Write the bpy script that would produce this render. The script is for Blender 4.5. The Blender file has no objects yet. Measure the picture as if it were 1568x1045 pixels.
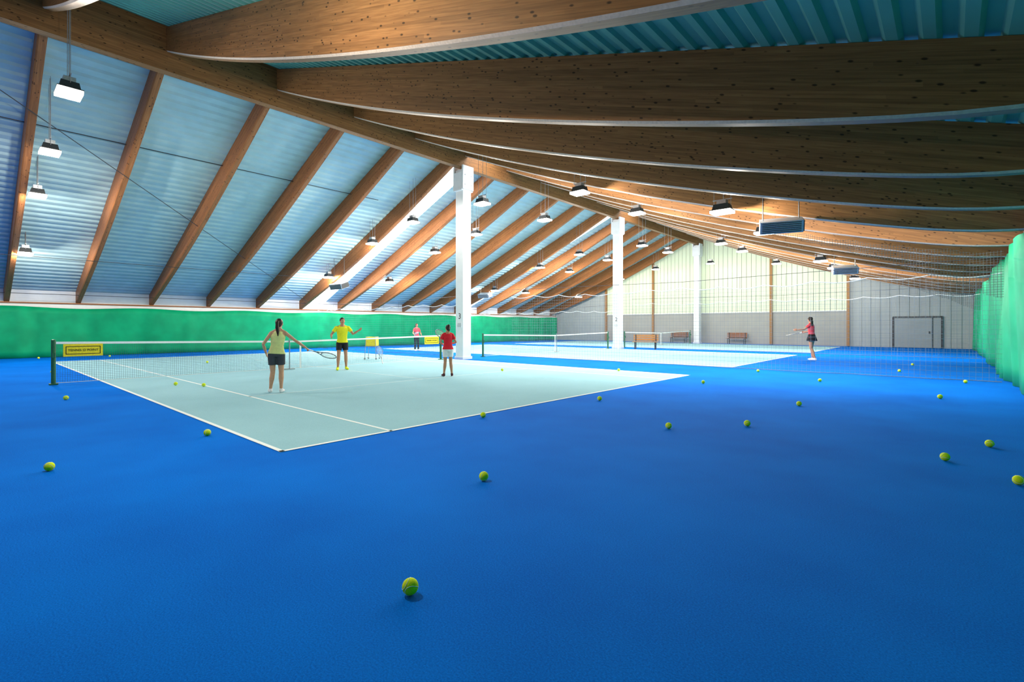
import bpy, bmesh, math, random
from mathutils import Vector, Matrix
random.seed(3)
sc=bpy.context.scene
col=sc.collection
V=Vector
# ------------------------------------------------------------------ materials
def new_mat(name):
    m=bpy.data.materials.new(name); m.use_nodes=True
    nt=m.node_tree; b=nt.nodes['Principled BSDF']
    return m,nt,b
def N(nt,t,**k):
    n=nt.nodes.new(t)
    for a,v in k.items(): setattr(n,a,v)
    return n
def plain(name,c,rough=.5,metal=0,noise=.12,scale=30,bump=0,spec=.35):
    m,nt,b=new_mat(name)
    tc=N(nt,'ShaderNodeTexCoord'); no=N(nt,'ShaderNodeTexNoise'); no.inputs['Scale'].default_value=scale
    nt.links.new(tc.outputs['Object'],no.inputs['Vector'])
    cr=N(nt,'ShaderNodeValToRGB')
    e=cr.color_ramp.elements
    e[0].position=.3; e[1].position=.7
    e[0].color=(*[x*(1-noise) for x in c],1); e[1].color=(*[min(1,x*(1+noise)) for x in c],1)
    nt.links.new(no.outputs['Fac'],cr.inputs['Fac']); nt.links.new(cr.outputs['Color'],b.inputs['Base Color'])
    b.inputs['Roughness'].default_value=rough; b.inputs['Metallic'].default_value=metal
    b.inputs['Specular IOR Level'].default_value=spec
    if bump:
        bp=N(nt,'ShaderNodeBump'); bp.inputs['Strength'].default_value=bump; bp.inputs['Distance'].default_value=.01
        nt.links.new(no.outputs['Fac'],bp.inputs['Height']); nt.links.new(bp.outputs['Normal'],b.inputs['Normal'])
    return m
def emit(name,c,s):
    m,nt,b=new_mat(name)
    b.inputs['Base Color'].default_value=(*c,1); b.inputs['Emission Color'].default_value=(*c,1)
    b.inputs['Emission Strength'].default_value=s
    return m
def wood(name,c1,c2):
    m,nt,b=new_mat(name)
    uv=N(nt,'ShaderNodeUVMap')
    mp=N(nt,'ShaderNodeMapping'); mp.inputs['Scale'].default_value=(1.2,24,1)
    nt.links.new(uv.outputs['UV'],mp.inputs['Vector'])
    g=N(nt,'ShaderNodeTexNoise'); g.inputs['Scale'].default_value=1.6; g.inputs['Detail'].default_value=6
    nt.links.new(mp.outputs['Vector'],g.inputs['Vector'])
    cr=N(nt,'ShaderNodeValToRGB'); cr.color_ramp.elements[0].position=.3; cr.color_ramp.elements[1].position=.7
    cr.color_ramp.elements[0].color=(*c1,1); cr.color_ramp.elements[1].color=(*c2,1)
    nt.links.new(g.outputs['Fac'],cr.inputs['Fac'])
    sp=N(nt,'ShaderNodeSeparateXYZ'); nt.links.new(uv.outputs['UV'],sp.inputs[0])
    dv=N(nt,'ShaderNodeMath',operation='DIVIDE'); dv.inputs[1].default_value=.045; nt.links.new(sp.outputs['Y'],dv.inputs[0])
    fl=N(nt,'ShaderNodeMath',operation='FLOOR'); nt.links.new(dv.outputs[0],fl.inputs[0])
    du=N(nt,'ShaderNodeMath',operation='DIVIDE'); du.inputs[1].default_value=2.7; nt.links.new(sp.outputs['X'],du.inputs[0])
    ad=N(nt,'ShaderNodeMath',operation='MULTIPLY_ADD'); ad.inputs[1].default_value=.37; nt.links.new(fl.outputs[0],ad.inputs[0]); nt.links.new(du.outputs[0],ad.inputs[2])
    fu=N(nt,'ShaderNodeMath',operation='FLOOR'); nt.links.new(ad.outputs[0],fu.inputs[0])
    cb=N(nt,'ShaderNodeCombineXYZ'); nt.links.new(fl.outputs[0],cb.inputs[0]); nt.links.new(fu.outputs[0],cb.inputs[1])
    wn=N(nt,'ShaderNodeTexWhiteNoise'); nt.links.new(cb.outputs[0],wn.inputs['Vector'])
    mr=N(nt,'ShaderNodeMapRange'); mr.inputs['To Min'].default_value=.80; mr.inputs['To Max'].default_value=1.15
    nt.links.new(wn.outputs['Value'],mr.inputs['Value'])
    fr=N(nt,'ShaderNodeMath',operation='FRACT'); nt.links.new(dv.outputs[0],fr.inputs[0])
    gl=N(nt,'ShaderNodeMath',operation='GREATER_THAN'); gl.inputs[1].default_value=.07; nt.links.new(fr.outputs[0],gl.inputs[0])
    gm=N(nt,'ShaderNodeMapRange'); gm.inputs['To Min'].default_value=.72; nt.links.new(gl.outputs[0],gm.inputs['Value'])
    km=N(nt,'ShaderNodeMapping'); km.inputs['Scale'].default_value=(6,12,1); nt.links.new(uv.outputs['UV'],km.inputs['Vector'])
    vo=N(nt,'ShaderNodeTexVoronoi'); vo.inputs['Scale'].default_value=1; nt.links.new(km.outputs['Vector'],vo.inputs['Vector'])
    kr=N(nt,'ShaderNodeMapRange'); kr.inputs['From Min'].default_value=.12; kr.inputs['From Max'].default_value=.21; kr.inputs['To Min'].default_value=.22
    nt.links.new(vo.outputs['Distance'],kr.inputs['Value'])
    m1=N(nt,'ShaderNodeMath',operation='MULTIPLY'); nt.links.new(mr.outputs[0],m1.inputs[0]); nt.links.new(gm.outputs[0],m1.inputs[1])
    m2=N(nt,'ShaderNodeMath',operation='MULTIPLY'); nt.links.new(m1.outputs[0],m2.inputs[0]); nt.links.new(kr.outputs[0],m2.inputs[1])
    mx=N(nt,'ShaderNodeVectorMath',operation='SCALE'); nt.links.new(cr.outputs['Color'],mx.inputs[0]); nt.links.new(m2.outputs[0],mx.inputs['Scale'])
    nt.links.new(mx.outputs[0],b.inputs['Base Color'])
    b.inputs['Roughness'].default_value=.5; b.inputs['Specular IOR Level'].default_value=.2
    return m
def netmat(name,c,cell,w):
    m,nt,b=new_mat(name)
    b.inputs['Base Color'].default_value=(*c,1); b.inputs['Roughness'].default_value=.7
    uv=N(nt,'ShaderNodeUVMap'); sp=N(nt,'ShaderNodeSeparateXYZ'); nt.links.new(uv.outputs['UV'],sp.inputs[0])
    outs=[]
    for ax in 'XY':
        d=N(nt,'ShaderNodeMath',operation='DIVIDE'); d.inputs[1].default_value=cell; nt.links.new(sp.outputs[ax],d.inputs[0])
        f=N(nt,'ShaderNodeMath',operation='FRACT'); nt.links.new(d.outputs[0],f.inputs[0])
        l=N(nt,'ShaderNodeMath',operation='LESS_THAN'); l.inputs[1].default_value=w/cell; nt.links.new(f.outputs[0],l.inputs[0]); outs.append(l)
    mx=N(nt,'ShaderNodeMath',operation='MAXIMUM'); nt.links.new(outs[0].outputs[0],mx.inputs[0]); nt.links.new(outs[1].outputs[0],mx.inputs[1])
    nt.links.new(mx.outputs[0],b.inputs['Alpha'])
    return m
M={}
M['wood']=wood('glulam_wood',(.20,.088,.030),(.31,.145,.052))
M['woodL']=wood('glulam_wood_left',(.25,.092,.030),(.37,.15,.052))
M['edgelit']=plain('beam_edge_lit_tint',(.50,.42,.34),.7)  # pale colour painted in for light caught along the right beams' lower edge
M['deck']=plain('ceiling_metal',(.38,.55,.58),.42,.1,noise=.06,scale=2)
M['deckR']=plain('ceiling_metal_green',(.13,.42,.35),.42,.1,noise=.06,scale=2)
M['white']=plain('white_paint',(.70,.73,.76),.5,noise=.03,scale=4)
M['line']=plain('line_white',(.82,.86,.86),.8,noise=.03,spec=.1)
M['line2']=plain('line_faint',(.55,.70,.74),.8,noise=.03,spec=.1)
M['metal']=plain('grey_metal',(.35,.37,.4),.35,.7)
M['dark']=plain('dark_metal',(.03,.035,.04),.4,.2)
M['black']=plain('black_fabric',(.012,.012,.016),.8)
M['yellow']=plain('yellow_plastic',(.85,.68,.02),.5)
M['postgreen']=plain('post_green',(.02,.12,.05),.4)
M['lamp']=emit('lamp_glass',(1,.95,.82),12)
M['sky']=emit('skylight_glow',(1,.96,.90),8)
M['orange']=plain('orange_wood',(.42,.19,.05),.5)
M['post']=plain('gable_post_wood',(.30,.15,.05),.5)
M['brown']=plain('brown_wood',(.25,.09,.03),.5)
M['netd']=netmat('tennis_net_mesh',(.05,.10,.11),.045,.0042)
M['netw']=netmat('divider_mesh',(.16,.22,.26),.12,.005)
M['netk']=netmat('dark_mesh',(.03,.04,.04),.06,.008)
M['rope']=plain('rope_white',(.6,.66,.66),.6)
M['ropeb']=plain('rope_blue',(.10,.18,.30),.6)
M['heater']=plain('heater_casing',(.38,.46,.55),.35,.4)
M['cable']=plain('cable_dark',(.05,.05,.055),.4,.6)
def floor_mat(name,c,c2):
    m,nt,b=new_mat(name)
    tc=N(nt,'ShaderNodeTexCoord')
    no=N(nt,'ShaderNodeTexNoise'); no.inputs['Scale'].default_value=110; no.inputs['Detail'].default_value=6; no.inputs['Roughness'].default_value=.75
    n2=N(nt,'ShaderNodeTexNoise'); n2.inputs['Scale'].default_value=.7; n2.inputs['Detail'].default_value=5
    nt.links.new(tc.outputs['Object'],no.inputs['Vector']); nt.links.new(tc.outputs['Object'],n2.inputs['Vector'])
    a=N(nt,'ShaderNodeMath',operation='MULTIPLY_ADD'); a.inputs[1].default_value=.75
    s=N(nt,'ShaderNodeMath',operation='MULTIPLY'); s.inputs[1].default_value=.25
    nt.links.new(n2.outputs['Fac'],s.inputs[0]); nt.links.new(no.outputs['Fac'],a.inputs[0]); nt.links.new(s.outputs[0],a.inputs[2])
    cr=N(nt,'ShaderNodeValToRGB'); cr.color_ramp.elements[0].position=.38; cr.color_ramp.elements[1].position=.62
    cr.color_ramp.elements[0].color=(*c,1); cr.color_ramp.elements[1].color=(*c2,1)
    nt.links.new(a.outputs[0],cr.inputs['Fac']); nt.links.new(cr.outputs['Color'],b.inputs['Base Color'])
    b.inputs['Roughness'].default_value=.9; b.inputs['Specular IOR Level'].default_value=.03
    bp=N(nt,'ShaderNodeBump'); bp.inputs['Strength'].default_value=.6; bp.inputs['Distance'].default_value=.006
    nt.links.new(no.outputs['Fac'],bp.inputs['Height']); nt.links.new(bp.outputs['Normal'],b.inputs['Normal'])
    return m
M['blue']=floor_mat('blue_carpet',(.0,.105,.54),(.0,.205,.84))
M['court']=floor_mat('court_grey',(.27,.49,.57),(.36,.61,.70))
M['curtL']=plain('curtain_green',(.0,.29,.125),.6,noise=.15,scale=1.5,spec=.15)
M['curtR']=plain('curtain_light_green',(.012,.36,.17),.6,noise=.12,scale=1.5,spec=.15)
M['wallg']=plain('wall_grey',(.33,.37,.38),.6,noise=.05,scale=1)
M['walll']=plain('wall_beige_panel',(.33,.33,.31),.6,noise=.06,scale=1)
M['doorl']=plain('door_leaf_grey',(.26,.30,.32),.5,noise=.04,scale=1)
M['glass']=emit('milky_glazing',(.56,.64,.48),.22)
M['ball']=plain('ball_felt',(.74,.90,.01),.9,noise=.15,scale=300,bump=.4)
# ------------------------------------------------------------------ helpers
def obj_from(name,verts,faces,mats,fm=None,uvs=None,smooth=False,parent=None):
    me=bpy.data.meshes.new(name); me.from_pydata(verts,[],faces); 
    for m in mats: me.materials.append(m)
    if fm:
        for p,i in zip(me.polygons,fm): p.material_index=i
    if uvs:
        ul=me.uv_layers.new(name='UVMap'); k=0
        for p,u in zip(me.polygons,uvs):
            for j,li in enumerate(p.loop_indices): ul.data[li].uv=u[j]
    if smooth:
        for p in me.polygons: p.use_smooth=True
    me.update()
    o=bpy.data.objects.new(name,me); col.objects.link(o)
    if parent: o.parent=parent
    return o
class MB:
    def __init__(s): s.v=[];s.f=[];s.m=[]
    def add(s,vs,fs,mi=0):
        b=len(s.v); s.v+= [tuple(x) for x in vs]; s.f+=[tuple(i+b for i in f) for f in fs]; s.m+=[mi]*len(fs)
    def box(s,c,d,mi=0,rot=None,top=1.0):
        c=V(c); vs=[]
        for z in(-1,1):
            for x,y in((-1,-1),(1,-1),(1,1),(-1,1)):
                q=top if z>0 else 1
                p=V((x*d[0]/2*q,y*d[1]/2*q,z*d[2]/2))
                if rot: p=rot@p
                vs.append(c+p)
        s.add(vs,[(3,2,1,0),(4,5,6,7),(0,1,5,4),(1,2,6,5),(2,3,7,6),(3,0,4,7)],mi)
    def tube(s,pts,rad,mi=0,seg=10,ref=None):
        pts=[V(p) for p in pts]; n=len(pts); rings=[]
        for i,p in enumerate(pts):
            d=(pts[min(i+1,n-1)]-pts[max(i-1,0)]).normalized()
            r0=V(ref) if ref is not None else V((1,0,0))
            if abs(r0.normalized().dot(d))>.95: r0=V((0,1,0)) if abs(d.y)<.9 else V((0,0,1))
            a=(r0-d*r0.dot(d)).normalized(); b=d.cross(a)
            r=rad[i] if isinstance(rad,(list,tuple)) else rad
            if not isinstance(r,(list,tuple)): r=(r,r)
            rings.append([p+a*r[0]*math.cos(t*2*math.pi/seg)+b*r[1]*math.sin(t*2*math.pi/seg) for t in range(seg)])
        vs=[q for r in rings for q in r]; fs=[]
        for i in range(n-1):
            for j in range(seg):
                k=(j+1)%seg; fs.append((i*seg+j,i*seg+k,(i+1)*seg+k,(i+1)*seg+j))
        fs.append(tuple(reversed(range(seg)))); fs.append(tuple((n-1)*seg+j for j in range(seg)))
        s.add(vs,fs,mi)
    def ell(s,c,r,mi=0,rot=None,seg=14,rg=9):
        c=V(c); vs=[];fs=[]
        vs.append(V((0,0,-r[2])))
        for i in range(1,rg):
            th=-math.pi/2+math.pi*i/rg
            for j in range(seg):
                ph=2*math.pi*j/seg; vs.append(V((r[0]*math.cos(th)*math.cos(ph),r[1]*math.cos(th)*math.sin(ph),r[2]*math.sin(th))))
        vs.append(V((0,0,r[2])))
        if rot: vs=[rot@v for v in vs]
        vs=[c+v for v in vs]
        for j in range(seg):
            k=(j+1)%seg; fs.append((0,1+k,1+j))
            for i in range(rg-2): fs.append((1+i*seg+j,1+i*seg+k,1+(i+1)*seg+k,1+(i+1)*seg+j))
            L=1+(rg-2)*seg; fs.append((L+j,L+k,len(vs)-1))
        s.add(vs,fs,mi)
    def obj(s,name,mats,smooth=False,parent=None,scale=1):
        vs=[tuple(c*scale for c in v) for v in s.v] if scale!=1 else s.v
        return obj_from(name,vs,s.f,mats,s.m,smooth=smooth,parent=parent)
def empty(name,loc=(0,0,0),rz=0):
    e=bpy.data.objects.new(name,None); col.objects.link(e); e.location=loc; e.rotation_euler=(0,0,rz); e.empty_display_size=.2; return e
def remesh(o,vox,sm=2):
    r=o.modifiers.new('r','REMESH'); r.mode='VOXEL'; r.voxel_size=vox; r.use_smooth_shade=True
    if sm:
        s=o.modifiers.new('s','SMOOTH'); s.factor=.5; s.iterations=sm
def prism(name,poly,y0,y1,mat):
    n=len(poly); vs=[(x,y0,z) for x,z in poly]+[(x,y1,z) for x,z in poly]
    fs=[tuple(range(n)),tuple(reversed(range(n,2*n)))]+[(i,i+n,(i+1)%n+n,(i+1)%n) for i in range(n)]
    return obj_from(name,vs,fs,[mat])
# ------------------------------------------------------------------ hall geometry
XR=1.3; XL=-30.7; RX=-15.5; Y0=-9.0; Y1=41.2
def TR(x): return 4.05+.329*(.5-x)
def BR(x):
    d=.5-x; g=(d+math.sqrt(d*d+.9))/2; return 3.28+.24*g+.0061*max(0,d)**2
def TL(x): return 9.31-.415*(RX-x)
def BL(x):
    u=(RX-x)/(RX-XL); return TL(x)-(.52+.34*math.sin(math.pi*min(1,max(0,u))))
# floor
mb=MB(); mb.box(((XL+XR)/2,(Y0+Y1)/2,-.1),(XR-XL+.6,Y1-Y0+.6,.2)); mb.obj('floor',[M['blue']])
# courts
NX=-15.97
def court(y0,y1,xn=-5.57,xf=-26.4):
    e=empty('tennis_court')
    mb=MB(); mb.box(((xn+xf)/2,(y0+y1)/2,.002),(xn-xf,y1-y0,.004)); mb.obj('playing_surface',[M['court']],parent=e)
    mb=MB(); w=.055; z=.005
    def L(a,b,ww=w,mi=0):
        (xa,ya),(xb,yb)=a,b
        mb.box(((xa+xb)/2,(ya+yb)/2,z),(abs(xa-xb)+ww if xa!=xb else ww,abs(ya-yb)+ww if ya!=yb else ww,.003),mi)
    L((xn,y0),(xn,y1),.06); L((xf,y0),(xf,y1),.06); L((xn,y0),(xf,y0)); L((xn,y1),(xf,y1))
    s=(y1-y0)*.125
    L((xn,y0+s),(xf,y0+s),.045); L((xn,y1-s),(xf,y1-s),.045)
    sv=5.6; ym=(y0+y1)/2
    L((NX+sv,y0+s),(NX+sv,y1-s),.045,1); L((NX-sv,y0+s),(NX-sv,y1-s),.045,1); L((NX-sv,ym),(NX+sv,ym),.045,1)
    mb.obj('court_lines',[M['line'],M['line2']],parent=e)
court(2.38,13.85); court(17.5,27.0); court(30.0,39.6)
# ceiling decks (corrugated)
def deck(name,xa,xb,fz,segs,mat):
    L=abs(xb-xa); n=int(L/.30); prof=[]
    sgn=1 if xb>xa else -1
    for i in range(n+1):
        b=i*.30
        for dx,dz in((0,0),(.10,0),(.145,.055),(.255,.055)):
            if b+dx<=L: prof.append((xa+sgn*(b+dx),dz))
    prof.append((xb,0))
    vs=[];fs=[]
    for (ya,yb) in segs:
        base=len(vs)
        for x,dz in prof: vs+= [(x,ya,fz(x)+.005+dz),(x,yb,fz(x)+.005+dz)]
        for i in range(len(prof)-1):
            a=base+2*i; fs.append((a,a+1,a+3,a+2))
    return obj_from(name,vs,fs,[mat])
segs=[(Y0,14.55),(15.95,27.55),(28.95,Y1)]
deck('ceiling_right_slope',RX,XR+.3,TR,segs,M['deckR'])
deck('ceiling_left_slope',RX,XL-.3,TL,segs,M['deck'])
k=1
for ya,yb in((14.55,15.95),(27.55,28.95)):
    for fz,xa,xb in((TR,RX+.3,XR),(TL,RX-.3,XL)):
        x0,x1=sorted((xa,xb))
        vs=[(x0,ya,fz(x0)+.02),(x1,ya,fz(x1)+.02),(x1,yb,fz(x1)+.02),(x0,yb,fz(x0)+.02)]
        vs+=[(a,b,c+.05) for a,b,c in vs]
        obj_from('window_skylight_%d'%k,vs,[(3,2,1,0),(4,5,6,7),(0,1,5,4),(1,2,6,5),(2,3,7,6),(3,0,4,7)],[M['sky']]); k+=1
# beams
def beam(name,x0,x1,top,bot,y,th,mat,edge,n=40):
    vs=[];fs=[];fm=[];uv=[]
    for i in range(n+1):
        x=x0+(x1-x0)*i/n; t,b=top(x),bot(x)
        vs+=[(x,y-th/2,t),(x,y-th/2,b+.03),(x,y-th/2+.03,b),(x,y+th/2,b),(x,y+th/2,t)]
    off=random.random()*20
    for i in range(n):
        a=5*i;c=a+5
        xa=x0+(x1-x0)*i/n; xb=x0+(x1-x0)*(i+1)/n
        ua,ub=xa+off,xb+off
        ha,hb=top(xa)-bot(xa),top(xb)-bot(xb)
        fs.append((a,a+1,c+1,c)); fm.append(0); uv.append(((ua,0),(ua,ha),(ub,hb),(ub,0)))
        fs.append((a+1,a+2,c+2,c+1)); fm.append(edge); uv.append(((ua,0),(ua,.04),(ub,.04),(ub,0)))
        fs.append((a+2,a+3,c+3,c+2)); fm.append(0); uv.append(((ua,0),(ua,th),(ub,th),(ub,0)))
        fs.append((a+3,a+4,c+4,c+3)); fm.append(0); uv.append(((ua,ha),(ua,0),(ub,0),(ub,hb)))
        fs.append((a+4,a,c,c+4)); fm.append(0); uv.append(((ua,0),(ua,th),(ub,th),(ub,0)))
    for a in(0,5*n):
        fs.append((a,a+4,a+3,a+2,a+1) if a==0 else (a,a+1,a+2,a+3,a+4)); fm.append(0); uv.append(((0,0),(0,1),(.2,1),(.2,0),(.1,0)))
    return obj_from(name,vs,fs,[mat,M['edgelit']],fm,uv)
ys=[3.9+2.6*i for i in range(-4,15)]
for y in ys:
    yy=3.66 if abs(y-3.9)<.01 else y
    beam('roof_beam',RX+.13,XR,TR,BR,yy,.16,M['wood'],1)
    beam('roof_beam',RX-.13,XL,TL,BL,yy,.18,M['woodL'],0)
# ridge beam
th=.26
vs=[];fs=[];uv=[]
for y in(Y0,Y1): vs+=[(RX+th/2,y,9.3),(RX+th/2,y,8.12),(RX-th/2,y,8.12),(RX-th/2,y,9.3)]
for a,b,h in((0,1,1.18),(1,2,.26),(2,3,1.18),(3,0,.26)):
    fs.append((a,b,b+4,a+4)); uv.append(((Y0,0),(Y0,h),(Y1,h),(Y1,0)))
fs+=[(3,2,1,0),(4,5,6,7)]; uv+=[((0,0),)*4]*2
obj_from('ridge_beam',vs,fs,[M['wood']],None,uv)
# columns
def txt(s,size,loc,rot,mat,parent):
    c=bpy.data.curves.new('lettering','FONT'); c.body=s; c.size=size; c.align_x='CENTER'; c.align_y='CENTER'; c.extrude=.002
    o=bpy.data.objects.new('lettering',c); col.objects.link(o); c.materials.append(mat); o.location=loc; o.rotation_euler=rot; o.parent=parent; return o
for i,y in enumerate((14.3,27.4,40.4)):
    e=empty('support_column',(RX-.05,y,0))
    mb=MB(); mb.box((0,0,4.03),(.46,.46,8.06)); mb.box((0,0,.06),(.54,.54,.12)); 
    mb.box((0,0,7.2),(.50,.66,.1)); mb.box((-.27,0,7.7),(.08,.62,1.0)); mb.box((.27,0,7.7),(.08,.62,1.0)); mb.box((0,-.27,7.55),(.5,.1,.75)); mb.box((0,.27,7.55),(.5,.1,.75))
    for zz in(7.4,7.8):
        for yy in(-.18,.18): mb.tube([(.31,yy,zz),(.34,yy,zz)],.03)
    o=mb.obj('shaft',[M['white']],parent=e); bv=o.modifiers.new('b','BEVEL'); bv.width=.015; bv.segments=2
    if i<2:
        txt(str(3-i),.34,(.02,-.236,1.82),(math.pi/2,0,0),M['black'],e)
        mb=MB(); mb.box((.02,-.245,1.45),(.3,.02,.24)); mb.box((.02,-.257,1.45),(.25,.01,.02),1); mb.box((.02,-.257,1.51),(.2,.01,.02),1); mb.box((.02,-.257,1.39),(.22,.01,.02),1)
        mb.obj('notice_plate',[M['white'],M['metal']],parent=e)
# walls
mb=MB(); mb.box((XL-.1,(Y0+Y1)/2,1.5),(.2,Y1-Y0+.4,3.1)); mb.obj('wall_left',[M['white']])
mb=MB(); mb.box((XR+.1,(Y0+Y1)/2,1.88),(.2,Y1-Y0+.4,3.8)); mb.obj('wall_right',[M['wallg']])
mb=MB(); mb.box((XL+.03,(Y0+Y1)/2,2.46),(.08,Y1-Y0,.06)); mb.obj('trim_1',[M['brown']])
def top(x): return TR(x) if x>RX else TL(x)
prism('wall_near',[(XL,0),(XR,0),(XR,TR(XR)),(RX,9.3),(XL,TL(XL))],Y0-.2,Y0,M['wallg'])
# far gable wall: panels, glazing, posts
GB=2.5
px=[-24.6,-19.8,-15.2,-10.2,-5.3]
mb=MB(); mb.box(((px[0]+px[-1])/2,Y1+.1,GB/2),(px[-1]-px[0],.2,GB)); mb.obj('wall_far',[M['walll']])
for xa,xb,nm in((XL,px[0],'wall_far_left_bay'),(px[-1],XR,'wall_far_right_bay')):
    n=int((xb-xa)/.25); mb=MB()
    for i in range(n):
        a=xa+(xb-xa)*i/n; b=xa+(xb-xa)*(i+1)/n
        d=.0 if i%2 else .025
        vs=[(a,Y1-d,0),(b,Y1-d,0),(b,Y1-d,top(b)),(a,Y1-d,top(a)),(a,Y1+.2,0),(b,Y1+.2,0),(b,Y1+.2,top(b)),(a,Y1+.2,top(a))]
        mb.add(vs,[(0,1,2,3),(7,6,5,4),(0,4,5,1),(3,2,6,7),(0,3,7,4),(1,5,6,2)])
    mb.obj(nm,[M['wallg']])
for i in range(4):
    xa,xb=px[i],px[i+1]; mb=MB(); n=14
    for j in range(n):
        a=xa+(xb-xa)*j/n; b=xa+(xb-xa)*(j+1)/n-.03
        vs=[(a,Y1+.05,GB),(b,Y1+.05,GB),(b,Y1+.05,top(b)),(a,Y1+.05,top(a)),(a,Y1+.1,GB),(b,Y1+.1,GB),(b,Y1+.1,top(b)),(a,Y1+.1,top(a))]
        mb.add(vs,[(0,1,2,3),(7,6,5,4),(0,4,5,1),(3,2,6,7),(0,3,7,4),(1,5,6,2)])
    mb.add([(xa,Y1+.12,GB),(xb,Y1+.12,GB),(xb,Y1+.12,top(xb)),(xa,Y1+.12,top(xa))],[(0,1,2,3)],1)
    mb.obj('window_%d'%(i+1),[M['glass'],M['wallg']])
for i,x in enumerate(px):
    if i==2: continue
    mb=MB(); mb.box((x,Y1-.08,(top(x))/2),(.17,.16,top(x)-.05)); mb.obj('trim_post_%d'%(i+1),[M['post']])
mb=MB(); mb.box(((px[0]+px[-1])/2,Y1-.03,GB),(px[-1]-px[0],.08,.07)); mb.obj('trim_2',[M['white']])
# double door
e=empty('door_1',(-1.6,Y1-.05,0))
mb=MB()
mb.box((0,0,2.0),(2.5,.1,.10)); mb.box((-1.22,0,1),(.10,.1,2.0)); mb.box((1.22,0,1),(.10,.1,2.0)); mb.box((.76,-.02,1),(.04,.08,1.96)); mb.obj('frame',[M['dark']],parent=e)
mb=MB(); mb.box((-.22,0,.98),(1.88,.06,1.92)); mb.box((.97,0,.98),(.4,.06,1.92)); mb.box((.6,-.05,1.0),(.04,.06,.16),1); mb.obj('leaves',[M['doorl'],M['dark']],parent=e)
# curtains
def curtain(name,x,ya,yb,h,mat,amp,sgn):
    n=int((yb-ya)/.09); vs=[];fs=[]; r=8
    for i in range(n+1):
        y=ya+(yb-ya)*i/n
        ph=y*2.1+.9*math.sin(y*.7)+.5*math.sin(y*3.1)
        for j in range(r+1):
            z=.01+(h-.01)*j/r
            f=amp*(.55+.45*math.sin(y*.33+1.2))*math.sin(ph*2.0+.35*math.sin(z*2+y))*(1-.25*z/h)
            sag=.04*math.sin(y*1.3)*(j/r)
            vs.append((x+f+.05*math.sin(y*.9+z),y,z+ (sag if j else 0)-.04*(j/r)))
    for i in range(n):
        for j in range(r):
            a=i*(r+1)+j; fs.append((a,a+1,a+r+2,a+r+1))
    o=obj_from(name,vs,fs,[mat],smooth=True); s=o.modifiers.new('s','SOLIDIFY'); s.thickness=.006
    return o
curtain('curtain_left',XL+.32,Y0+.2,Y1-.2,2.3,M['curtL'],.065,1)
curtain('curtain_right',XR-.2,Y0+.2,Y1-.2,3.33,M['curtR'],.07,-1)
# wind bracing cables
for pts,r in (([(-17,-.5,TL(-17)-.9),(-29.5,14.2,TL(-29.5)-.62)],.012),([(-29.8,-.5,TL(-29.8)-.55),(-29.8,40,TL(-29.8)-.55)],.012),([(-26,-.5,TL(-26)-.9),(-26,11.6,TL(-26)-.9)],.012),([(-20,-1,TL(-20)-.12),(-20,13,TL(-20)-.12)],.015)):
    mb=MB(); mb.tube(pts,r); mb.obj('bracing_cable',[M['cable']])
# ------------------------------------------------------------------ tennis nets
def tnet(y0,y1,banners):
    e=empty('tennis_net',(NX,0,.006))
    def hz(y): u=(y-y0)/(y1-y0); return 1.02-.10*(1-abs(2*u-1))
    mb=MB()
    for y in(y0,y1): mb.tube([(0,y,0),(0,y,1.06)],.045,seg=14); mb.ell((0,y,1.06),(.047,.047,.02)); mb.box((0,y,.015),(.16,.16,.03)); mb.box((.06,y,.7),(.05,.05,.12))
    mb.obj('posts',[M['postgreen']],parent=e)
    n=24; vs=[];fs=[];uv=[]
    for i in range(n+1):
        y=y0+(y1-y0)*i/n; vs+=[(0,y,.03),(0,y,hz(y))]
    for i in range(n):
        a=2*i; fs.append((a,a+2,a+3,a+1)); uv.append([(vs[q][1],vs[q][2]) for q in fs[-1]])
    obj_from('mesh',vs,fs,[M['netd']],None,uv,parent=e)
    mb=MB()
    for i in range(n):
        ya=y0+(y1-y0)*i/n; yb=y0+(y1-y0)*(i+1)/n
        vs=[(s*.012,y,hz(y)+d) for y in(ya,yb) for s,d in((-1,-.05),(1,-.05),(1,.005),(-1,.005))]
        mb.add(vs,[(0,1,5,4),(1,2,6,5),(2,3,7,6),(3,0,4,7)])
    ym=(y0+y1)/2; mb.box((0,ym,.47),(.02,.05,.9))
    mb.tube([(0,y0,.035),(0,y1,.035)],.006)
    mb.obj('headband',[M['line']],parent=e)
    mb=MB()
    for y in(y0+5.6,): mb.tube([(.03,y,.01),(.03,y,1.0)],.018); mb.box((.03,y,.012),(.12,.3,.02))
    mb.obj('singles_stick',[M['metal']],parent=e)
    for yb in banners:
        mb=MB(); mb.box((.03,yb,hz(yb)-.2),(.01,.74,.30)); 
        for dz in(-.09,.09): mb.box((.037,yb,hz(yb)-.2+dz),(.004,.64,.014),1)
        for dy in(-.32,.32): mb.box((.037,yb+dy,hz(yb)-.2),(.004,.014,.19),1)
        mb.obj('banner',[M['yellow'],M['black']],parent=e)
        txt('TENNIS O POINT',.074,(.040,yb,hz(yb)-.2),(math.pi/2,0,math.pi/2),M['black'],e)
tnet(1.46,13.4,[2.0,12.9]); tnet(15.9,26.9,[]); tnet(29.0,39.9,[])
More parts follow.
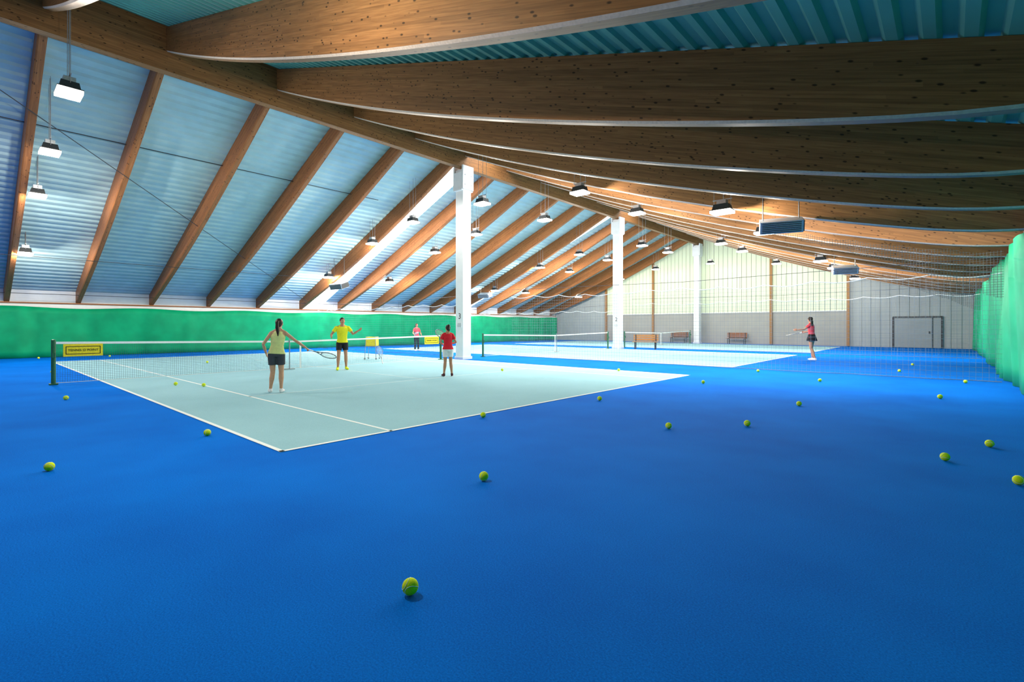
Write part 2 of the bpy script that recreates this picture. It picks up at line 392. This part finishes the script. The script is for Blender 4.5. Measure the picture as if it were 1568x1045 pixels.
# divider nets
def divider(y,x0,x1,h):
    e=empty('divider_net',(0,y,0))
    n=60; vs=[];fs=[];uv=[]
    def zt(x): u=(x-x0)/1.35; return h+ .10*abs(math.sin(u*math.pi))*-1 -.03*math.sin(x)
    for i in range(n+1):
        x=x0+(x1-x0)*i/n; w=.05*math.sin(x*2.3)+.03*math.sin(x*5); vs+=[(x,w,.03),(x,w*.6,zt(x))]
    for i in range(n):
        a=2*i; fs.append((a,a+2,a+3,a+1)); uv.append([(vs[q][0],vs[q][2]) for q in fs[-1]])
    obj_from('mesh',vs,fs,[M['netw']],None,uv,parent=e)
    mb=MB(); mb.tube([vs[2*i+1] for i in range(n+1)],.012,seg=6); mb.tube([vs[2*i] for i in range(n+1)],.012,2,seg=6)
    mb.tube([(x0,0,h+.35),((x0+x1)/2,0,h+.22),(x1,0,h+.35)],.008,mi=1,seg=6)
    q=x0+.6
    while q<x1: mb.tube([(q,0,zt(q)),(q,0,h+.27)],.004,mi=1,seg=5); q+=1.35
    mb.obj('ropes',[M['rope'],M['cable'],M['ropeb']],parent=e)
divider(17.0,RX+.3,XR-.35,2.75); divider(15.2,XL+.5,RX-.4,2.45)
divider(28.6,RX+.3,XR-.35,2.8); divider(28.6,XL+.5,RX-.4,2.45)
def gather(y,x0,x1):
    n=26; vs=[];fs=[];uv=[]
    for i in range(n+1):
        u=i/n; x=x0+(x1-x0)*u
        vs+=[(x,y+.1*math.sin(x*5),BR(x)-.10-.08*abs(math.sin(x*3))),(x,y+.15*math.sin(x*5),BR(x)-.25-1.0*u*u-.08*abs(math.sin(x*2.6)))]
    for i in range(n):
        a=2*i; fs.append((a,a+2,a+3,a+1)); uv.append([(vs[q][0],vs[q][2]) for q in fs[-1]])
    obj_from('gathered_netting',vs,fs,[M['netk']],None,uv)
gather(16.6,-4.2,.95); gather(28.2,-4.2,.95)
# ------------------------------------------------------------------ lamps
LC=(1,.91,.79)
def lamp(x,y,z,pw,added_bulb=False):
    zt=(top(x)+.0)-z
    mb=MB()
    mb.box((0,0,.02),(.44,.34,.15),0,top=.85)
    mb.box((0,0,-.065),(.54,.42,.02),0)
    mb.box((0,0,-.11),(.53,.41,.065),1)
    mb.box((0,0,.15),(.24,.20,.12),2)
    mb.box((0,0,.23),(.5,.03,.02),2)
    for sx in(-.22,.22): mb.tube([(sx,0,.05),(sx,0,zt)],.006,2,6)
    mb.tube([(.03,.0,.18),(.03,.0,zt)],.008,2,6)
    drop=-.215
    if added_bulb: drop=-.42; mb.tube([(0,0,-.14),(0,0,-.30)],.03,2,10); mb.ell((0,0,-.35),(.05,.05,.06),1)  # glowing drop and stem made up to throw light onto the near beam
    o=mb.obj('pendant_lamp',[M['dark'],M['lamp'],M['metal']]); o.location=(x,y,z)
    l=bpy.data.lights.new('lamp_light','POINT'); l.shadow_soft_size=.06; l.energy=pw*3.6; l.color=LC
    lo=bpy.data.objects.new('lamp_light',l); col.objects.link(lo); lo.parent=o; lo.location=(0,0,drop)
LX=[(-26,4.25),(-21.6,5.65),(-18.3,6.25),(-13.8,6.35),(-9.2,5.95),(-4.6,4.6)]
for y,pw in((1.6,125),(13.7,160),(17.7,160),(27.2,160),(30.8,120),(38.5,30)):
    for x,z in LX:
        if y<2 and x>-15: continue
        lamp(x,y,z,pw)
lamp(-13.8,1.5,6.4,130); lamp(-5.6,1.5,5.35,150,True)
for x,z in LX[1:4:2]: lamp(x,-3.5,z,60)  # unseen lamps added behind the camera as fill light
# ------------------------------------------------------------------ heaters
def heater(x,y,z,rz):
    zt=top(x)-z
    mb=MB(); R=Matrix.Rotation(.35,3,'X')
    mb.box((0,0,0),(.95,.55,.30),0,R)
    for i in range(6): mb.box(R@V((0,-.285,-.11+i*.045)),(.86,.03,.012),1,R)
    mb.box(R@V((.49,0,0)),(.02,.5,.26),1,R)
    mb.tube([R@V((0,.2,-.155)),R@V((0,.2,-.2))],.18,1,16)
    for sx in(-.4,.4): mb.tube([(sx,0,.1),(sx,0,zt)],.012,1,6)
    o=mb.obj('fan_heater',[M['heater'],M['dark']]); o.location=(x,y,z); o.rotation_euler=(0,0,rz)
heater(-3.2,13.8,3.95,.3); heater(-3.6,26.9,4.0,.3); heater(-25.2,13.9,3.65,.2); heater(-26.8,26.9,3.8,.2)
# ------------------------------------------------------------------ balls
def seam():
    P=[]
    for i in range(48):
        t=2*math.pi*i/48; a=.44
        x=math.cos(t)*(1-a)+a*math.cos(3*t); y=math.sin(t)*(1-a)-a*math.sin(3*t); z=2*math.sqrt(a*(1-a))*math.sin(2*t)
        P.append(V((x,y,z)).normalized())
    return P
BR_=.042
for x,y in [(-2.10,1.557),(-3.149,3.146),(-6.50,.565),(-7.08,2.09),(-12.53,1.32),(-5.34,5.32),(-4.92,7.99),(-2.87,6.43),(-2.12,7.32),(-1.98,9.79),(-.145,12.57),(-.04,6.81),(.34,7.92),(.45,6.20),(-13.62,3.36),(-12.85,3.72),(-4.49,12.03),(-2.45,14.4),(-1.16,19.1),(-4.38,16.2),(-7.69,13.6),(.28,16.4),(-20,1.8),(-21,6.2),(-1.0,22.5),(-10.4,11.2),(-29.2,2.2),(-28.6,4.5)]:
    mb=MB(); mb.ell((0,0,0),(BR_,)*3,0,seg=32,rg=20)
    P=[p*BR_*1.0 for p in seam()]; mb.tube(P+[P[0]],.0016,1,6)
    o=mb.obj('tennis_ball',[M['ball'],M['line']],smooth=True); o.location=(x,y,BR_+ (.006 if (-26.4<x<-5.57 and 2.38<y<13.85) else 0.001)); o.rotation_euler=(random.random()*6,random.random()*6,random.random()*6)
# ------------------------------------------------------------------ benches, cart
def bench(x,y,rz,mat):
    e=empty('bench',(x,y,0),rz); mb=MB()
    for i in range(3): mb.box((0,-.15+i*.14,.45),(1.5,.11,.03))
    for i in range(3): mb.box((0,.26,.58+i*.13),(1.5,.03,.1))
    mb.obj('slats',[mat],parent=e); mb=MB()
    for sx in(-.6,.6):
        mb.box((sx,-.15,.22),(.05,.05,.43)); mb.box((sx,.235,.45),(.05,.03,.9)); mb.box((sx,.03,.42),(.05,.4,.04))
    mb.obj('legs',[M['dark']],parent=e)
bench(-13.9,27.8,.3,M['orange']); bench(-12.6,40.7,0,M['brown']); bench(-17.3,40.7,0,M['brown'])
e=empty('ball_cart',(-18.3,11.6,.006),.7); mb=MB()
for sx in(-.2,.2):
    for sy in(-.2,.2): mb.tube([(sx*1.2,sy*1.2,.06),(sx,sy,.95)],.013); mb.ell((sx*1.2,sy*1.2,.04),(.04,.04,.04))
for z in(.55,.95):
    mb.tube([(-.2,-.2,z),(.2,-.2,z),(.2,.2,z),(-.2,.2,z),(-.2,-.2,z)],.012)
mb.box((0,0,.55),(.4,.4,.02)); mb.obj('frame',[M['metal']],parent=e)
mb=MB(); mb.box((0,-.205,.75),(.42,.015,.36)); mb.box((.205,0,.75),(.015,.42,.36)); mb.box((0,.205,.75),(.42,.015,.36)); mb.box((-.205,0,.75),(.015,.42,.36)); mb.obj('basket_panels',[M['yellow']],parent=e)
mb=MB()
for i in range(5):
    for j in range(5): mb.ell((-.15+i*.075,-.15+j*.075,.9+.02*((i+j)%2)),(.035,)*3,seg=10,rg=6)
mb.obj('ball_heap',[M['ball']],True,e)
# ------------------------------------------------------------------ racket
M['rframe']=plain('racket_frame',(.25,.28,.32),.3); M['rgrip']=plain('racket_grip',(.75,.75,.75),.8); M['string']=plain('racket_strings',(.85,.85,.7),.5)
def racket(p,d,n,frame=None):
    d=V(d).normalized(); n=V(n); n=(n-d*n.dot(d)).normalized(); s=d.cross(n)
    mb=MB(); C=.515; A=.125; B=.165
    ring=[(A*math.cos(t*2*math.pi/36),C+B*math.sin(t*2*math.pi/36),0) for t in range(37)]
    mb.tube(ring,.011,0,8,ref=(0,0,1))
    mb.tube([(0,.16,0),(0,.24,0),(.05,.33,0),(.085,.395,0)],[.014,.013,.010,.010],0,8,ref=(0,0,1))
    mb.tube([(0,.24,0),(-.05,.33,0),(-.085,.395,0)],[.013,.010,.010],0,8,ref=(0,0,1))
    mb.tube([(0,0,0),(0,.005,0),(0,.17,0)],[.019,.017,.015],1,8,ref=(0,0,1))
    for i in range(-8,9):
        x=i*.0145; h=B*math.sqrt(max(0,1-(x/A)**2)); mb.tube([(x,C-h,0),(x,C+h,0)],.0011,2,4,ref=(0,0,1))
    for i in range(-9,10):
        y=i*.017; w=A*math.sqrt(max(0,1-(y/B)**2)); mb.tube([(-w,C+y,0),(w,C+y,0)],.0011,2,4,ref=(0,0,1))
    o=mb.obj('tennis_racket',[M['rframe'],M['rgrip'],M['string']],smooth=True)
    m=Matrix((s,d,n)).transposed().to_4x4(); m.translation=V(p); o.matrix_world=m
    return o
# ------------------------------------------------------------------ people
SK=plain('skin',(.62,.33,.21),.55,noise=.05); SK2=plain('skin_tan',(.52,.25,.15),.55,noise=.05)
HD=plain('hair_dark',(.025,.013,.009),.5,noise=.3,scale=80); EYW=plain('eye_white',(.8,.8,.8),.3); LIP=plain('lips',(.5,.13,.11),.5)
def person(name,loc,yaw,H,p,shirt,bottom,shoes,kind='tee',lower='shorts',hair='pony',skin=SK,male=False,gripR=False,gripL=False):
    k=H/1.7
    e=empty(name,loc,math.radians(yaw))
    lean=V(p.get('lean',(0,0,0))); ps=V(p.get('hip',(0,0,0)))
    sh=.190 if male else .155; hw=.0 if male else .012
    def off(z): return ps+lean*max(0,(z-.92))/.6
    rings=[(.84,.13,.095),(.93,.155+hw,.108),(1.02,.138,.095),(1.10,.122 if not male else .14,.086),(1.20,.135 if not male else .155,.093),(1.30,.148 if not male else .172,.10),(1.37,.145 if not male else .175,.088),(1.42,.10,.068),(1.47,.056,.055),(1.56,.05,.05)]
    P=lambda x,y,z: V((x,y,z))+off(z)
    b=MB()
    b.tube([P(0,0,r[0]) for r in rings],[(r[1],r[2]) for r in rings],seg=20,ref=(1,0,0))
    hipR=V((.088,0,.90))+ps; hipL=V((-.088,0,.90))+ps
    leg={}
    for s,nm,hp in((1,'R',hipR),(-1,'L',hipL)):
        kn=V(p.get('knee'+nm,(s*.10,.015,.48))); an=V(p.get('ank'+nm,(s*.11,0,.085)))
        leg[nm]=(hp,kn,an)
        cm=(kn*.65+an*.35)+V((0,-.015,0))
        b.tube([hp,hp*.6+kn*.4,kn,cm,kn*.25+an*.75,an,an-V((0,0,.03))],[.088,.074,.053,.056,.038,.033,.036],seg=14)
    arm={}
    for s,nm in((1,'R'),(-1,'L')):
        S=P(s*sh,0,1.375); el=V(p['el'+nm]); wr=V(p['wr'+nm]); arm[nm]=(S,el,wr)
        r=1.15 if male else 1
        b.tube([P(s*.08,0,1.385),S,S*.6+el*.4,el,el*.65+wr*.35,wr],[.05,.046*r,.041*r,.033*r,.035*r,.024],seg=12)
        b.ell(S,(.047*r,.047*r,.045*r))
        b.tube([P(s*.015,-.01,1.50),P(s*.07,-.008,1.44),P(s*sh,0,1.40)],[.03,.034,.026],seg=12)
        d=(wr-el).normalized(); n=V(p.get('palm'+nm,(-s,0.2,0))); n=(n-d*n.dot(d)).normalized(); l=d.cross(n)
        th=V(p.get('thumb'+nm,(0,1,0)))
        if l.dot(th)<0: l=-l
        curl=1.25 if (gripR and nm=='R') or (gripL and nm=='L') else .35
        b.tube([wr-d*.01,wr+d*.03,wr+d*.085],[(.026,.018),(.038,.016),(.041,.014)],seg=12,ref=l)
        for i,(o,L) in enumerate([(.031,.070),(.0105,.078),(-.0105,.073),(-.031,.058)]):
            q=wr+d*.078+l*o; pts=[q]; a=0
            for f,c in((.45,.8),(.3,1.0),(.25,.8)):
                a+=curl*c; q=q+(d*math.cos(a)+n*math.sin(a)+l*o*1.5).normalized()*L*f; pts.append(q)
            b.tube(pts,[.0095,.009,.0085,.007],seg=8)
        q=wr+d*.025+l*.028; pts=[q]; 
        for f,v in((.03,l*.75+d*.7+n*.2),(.028,l*.3+d*.9+n*(.3+curl*.4)),(.022,d*.9+n*(.3+curl*.5))):
            q=q+v.normalized()*f; pts.append(q)
        b.tube(pts,[.012,.011,.0105,.008],seg=8)
    # head
    hc=P(0,.012,1.595); HR=Matrix.Rotation(math.radians(p.get('hyaw',0)),3,'Z')@Matrix.Rotation(math.radians(p.get('hpitch',0)),3,'X')
    h=lambda x,y,z: hc+HR@V((x,y,z))
    b.ell(h(0,-.008,.015),(.073,.092,.092),rot=HR,seg=20,rg=14); b.ell(h(0,.018,-.035),(.056,.068,.078),rot=HR,seg=18,rg=12); b.ell(h(0,.058,-.088),(.028,.026,.022),rot=HR)
    b.tube([h(0,.085,.012),h(0,.103,-.012),h(0,.104,-.022)],[.007,.012,.013],seg=8)
    for s in(1,-1): b.ell(h(s*.074,-.004,-.008),(.010,.019,.029),rot=HR); b.ell(h(s*.033,.062,-.02),(.022,.022,.018),rot=HR)
    o=b.obj('body',[skin],True,e,k); remesh(o,.0075*k,2)
    # eyes etc
    m=MB()
    for s in(1,-1):
        m.ell(h(s*.029,.076,.004),(.013,.011,.008),0,HR); m.ell(h(s*.029,.086,.004),(.0055,.004,.006),1,HR)
        m.tube([h(s*.014,.086,.024),h(s*.03,.088,.029),h(s*.046,.078,.024)],.0035,1,6)
    m.ell(h(0,.084,-.052),(.022,.008,.007),2,HR)
    m.obj('face_features',[EYW,HD,LIP],True,e,k)
    m=MB(); m.ell(h(0,-.024,.032),(.083,.096,.094),rot=HR,seg=20,rg=12)
    m.ell(h(0,-.05,-.01),(.07,.06,.075),rot=HR)
    if hair=='pony':
        m.ell(h(0,-.115,.045),(.03,.03,.03)); m.tube([h(0,-.11,.045),h(.0,-.155,.02),h(.0,-.15,-.10),h(.01,-.125,-.2),h(.015,-.12,-.30)],[.022,.036,.04,.032,.008],seg=12)
    elif hair=='bun': m.ell(h(0,-.10,.09),(.045,.045,.04)); m.tube([h(0,-.1,.04),h(0,-.13,-.05),h(0,-.11,-.13)],[.02,.03,.01])
    elif hair=='long': m.tube([h(0,-.05,.02),h(0,-.085,-.08),h(0,-.09,-.2),h(0,-.085,-.27)],[(.07,.05),(.075,.045),(.07,.03),(.05,.015)],seg=14,ref=(1,0,0))
    o=m.obj('hair',[HD],True,e,k); remesh(o,.008*k,2)
    # shirt
    m=MB(); g=.014
    zz=[(.90,.168+hw,.125)]+[r for r in rings if .95<r[0]<1.40]+([(1.42,.11,.075)] if kind!='tank' else [(1.40,.085,.07)])
    if kind=='tank': zz=[z for z in zz if z[0]<1.35]+[(1.36,.118,.090),(1.42,.082,.066)]
    m.tube([P(0,0,r[0]) for r in zz],[(r[1]+g,r[2]+g) for r in zz],seg=22,ref=(1,0,0))
    if kind!='tank':
        for nm in'RL':
            S,el,_=arm[nm]; s=1 if nm=='R' else -1
            m.tube([P(s*.09,0,1.375),S,S*.45+el*.55],[.060,.058,.058 if not male else .066],seg=14); m.ell(S,(.058 if not male else .064,)*3)
            m.tube([P(s*.05,-.006,1.45),P(s*.08,-.004,1.43),P(s*sh,0,1.40)],[.036,.040,.036],seg=12)
    else:
        for s in(1,-1): m.tube([P(s*.075,.05,1.34),P(s*.085,.0,1.455),P(s*.075,-.05,1.34)],[.022,.022,.022],seg=10)
    o=m.obj('shirt',[shirt],True,e,k); remesh(o,.009*k,3)
    # lower
    m=MB()
    if lower=='skirt':
        n=48; vs=[]; lv=[(1.03,.148,.108),(.95,.178,.132),(.86,.20,.16),(.76,.225,.185)]
        for li,(z,rx,ry) in enumerate(lv):
            for i in range(n):
                t=2*math.pi*i/n; w=1+.035*li/3*math.sin(t*12); c=P(0,0,z)
                vs.append(c+V((rx*w*math.cos(t),ry*w*math.sin(t),0)))
        fs=[(a*n+i,a*n+(i+1)%n,(a+1)*n+(i+1)%n,(a+1)*n+i) for a in range(3) for i in range(n)]
        fs=[tuple(reversed(f)) for f in fs]+[tuple(range(n)),tuple(reversed(range(3*n,4*n)))]
        m.add(vs,fs); o=m.obj('skirt',[bottom],True,e,k)
    else:
        f=.60 if lower=='shorts' else 1.0
        m.tube([P(0,0,r[0]) for r in rings[:3]],[(r[1]+.012,r[2]+.012) for r in rings[:3]],seg=20,ref=(1,0,0))
        for nm in'RL':
            hp,kn,an=leg[nm]
            if lower=='shorts': q=hp*(1-f)+kn*f; m.tube([hp,(hp+q)/2,q],[.1,.096,.090],seg=16)
            else: m.tube([hp,hp*.5+kn*.5,kn,kn*.5+an*.5,an+V((0,0,.03))],[.098,.085,.068,.064,.055],seg=16)
        o=m.obj('shorts' if lower=='shorts' else 'trousers',[bottom],True,e,k); remesh(o,.009*k,2)
    # shoes
    m=MB()
    for s,nm in((1,'R'),(-1,'L')):
        an=leg[nm][2]; fd=V(p.get('foot'+nm,(s*.2,1,0))).normalized(); a=V((an.x,an.y,0)); lift=max(0,an.z-.085)
        q=MB(); q.tube([a-fd*.055+V((0,0,.04)),a-fd*.03+V((0,0,.045)),a+fd*.05+V((0,0,.045)),a+fd*.12+V((0,0,.038)),a+fd*.175+V((0,0,.03)),a+fd*.195+V((0,0,.028))],[(.022,.03),(.036,.042),(.04,.042),(.046,.036),(.036,.028),(.015,.018)],seg=14,ref=fd.cross(V((0,0,1))))
        q.tube([a+V((0,0,.05)),a+V((0,0,.10))],[.043,.04],seg=12)
        q.v=[(x,y,max(z,.0)+lift) for x,y,z in q.v]; m.add(q.v,q.f,0)
    o=m.obj('shoes',[shoes],True,e,k); remesh(o,.007*k,1)
    R=Matrix.Rotation(math.radians(yaw),3,'Z')
    def W(v): return V(loc)+R@(V(v)*k)
    def D(v): return R@V(v)
    return W,D,arm,k
C=lambda n,c: plain(n,c,.8,noise=.06,scale=20)
paleY=C('pale_yellow_cloth',(.72,.74,.30)); yel=C('yellow_cloth',(.85,.80,.02)); red=C('red_cloth',(.75,.015,.03)); coral=C('coral_cloth',(.85,.08,.10)); greyk=C('charcoal_cloth',(.05,.055,.07)); whc=C('white_cloth',(.8,.8,.82)); blk=C('black_cloth',(.012,.012,.018))
shw=C('white_shoe',(.85,.82,.85)); shy=C('yellow_shoe',(.75,.85,.02)); shd=C('dark_shoe',(.08,.02,.03))
cz=.006
def hold(W,D,arm,nm,d,n,k):
    S,el,wr=arm[nm]; dd=(wr-el).normalized(); g=wr+dd*.085
    d=V(d).normalized(); racket(W(g)-D(d)*.07,D(d),D(n))
W,D,A,k=person('woman_player',(-10.55,4.40,cz),62,1.54,dict(lean=(.05,.03,0),elR=(.40,.06,1.20),wrR=(.62,.12,1.03),elL=(-.27,-.06,1.13),wrL=(-.23,.10,.92),kneeR=(.10,.03,.48),ankR=(.10,-.02,.085),kneeL=(-.08,.02,.48),ankL=(-.13,.03,.085),hyaw=-12,hpitch=-6,palmR=(0,.1,-1),thumbR=(0,1,0)),paleY,greyk,shw,kind='tank',lower='shorts',hair='pony',gripR=True)
hold(W,D,A,'R',(.85,.25,-.30),(.1,.5,1),k)
W,D,A,k=person('man_coach',(-14.5,8.1,cz),-112,1.66,dict(lean=(.0,.03,0),elR=(.33,-.02,1.16),wrR=(.36,.20,1.10),elL=(-.34,.05,1.17),wrL=(-.50,.20,1.30),kneeR=(.12,.07,.48),ankR=(.14,.02,.085),kneeL=(-.11,.02,.48),ankL=(-.14,-.12,.085),hyaw=5),yel,blk,shy,male=True,hair='short',skin=SK2)
W,D,A,k=person('girl_player',(-10.45,9.03,cz),58,1.42,dict(lean=(.0,.02,0),elR=(.27,-.02,1.13),wrR=(.13,.22,1.08),elL=(-.27,-.02,1.13),wrL=(-.12,.22,1.05),kneeR=(.09,.0,.48),ankR=(.13,-.01,.085),kneeL=(-.09,.02,.48),ankL=(-.13,.02,.085),hyaw=10,hpitch=-8),red,whc,shd,lower='shorts',hair='bun',skin=SK2,gripR=True)
hold(W,D,A,'R',(-.45,.5,.6),(0,-.5,1),k)
W,D,A,k=person('woman_player',(-4.25,23.3,0),78,1.78,dict(lean=(-.04,.03,0),elR=(.24,.10,1.14),wrR=(.16,.33,1.10),elL=(-.36,.12,1.22),wrL=(-.52,.30,1.20),kneeR=(.08,.05,.48),ankR=(.08,.0,.085),kneeL=(-.08,.0,.48),ankL=(-.10,-.16,.085),hyaw=-30,hpitch=-8),coral,blk,shw,lower='skirt',hair='long',skin=SK2,gripR=True)
hold(W,D,A,'R',(-.3,.9,-.2),(0,-.3,1),k)
W,D,A,k=person('far_player',(-22.6,17.2,0),-100,1.55,dict(elR=(.28,.05,1.12),wrR=(.30,.28,1.02),elL=(-.27,.0,1.12),wrL=(-.22,.2,1.0)),coral,blk,shw,lower='trousers',hair='long',skin=SK2,gripR=True)
hold(W,D,A,'R',(.2,.9,.3),(0,-.3,1),k)
racket((NX+.34,10.35,.02),(-.30,.02,.62),(1,0,.4))
# ------------------------------------------------------------------ world, camera
w=bpy.data.worlds.new('w'); sc.world=w; w.use_nodes=True; w.node_tree.nodes['Background'].inputs[0].default_value=(.1,.15,.25,1); w.node_tree.nodes['Background'].inputs[1].default_value=.3
cd=bpy.data.cameras.new('cam'); cd.sensor_width=36; cd.lens=36*752/1568; cd.shift_y=-22.5/1568
co=bpy.data.objects.new('camera',cd); col.objects.link(co); co.location=(0,0,1.4); co.rotation_euler=(math.pi/2,0,math.radians(41.74)); sc.camera=co
sc.view_settings.view_transform='Standard'; sc.view_settings.exposure=0.0
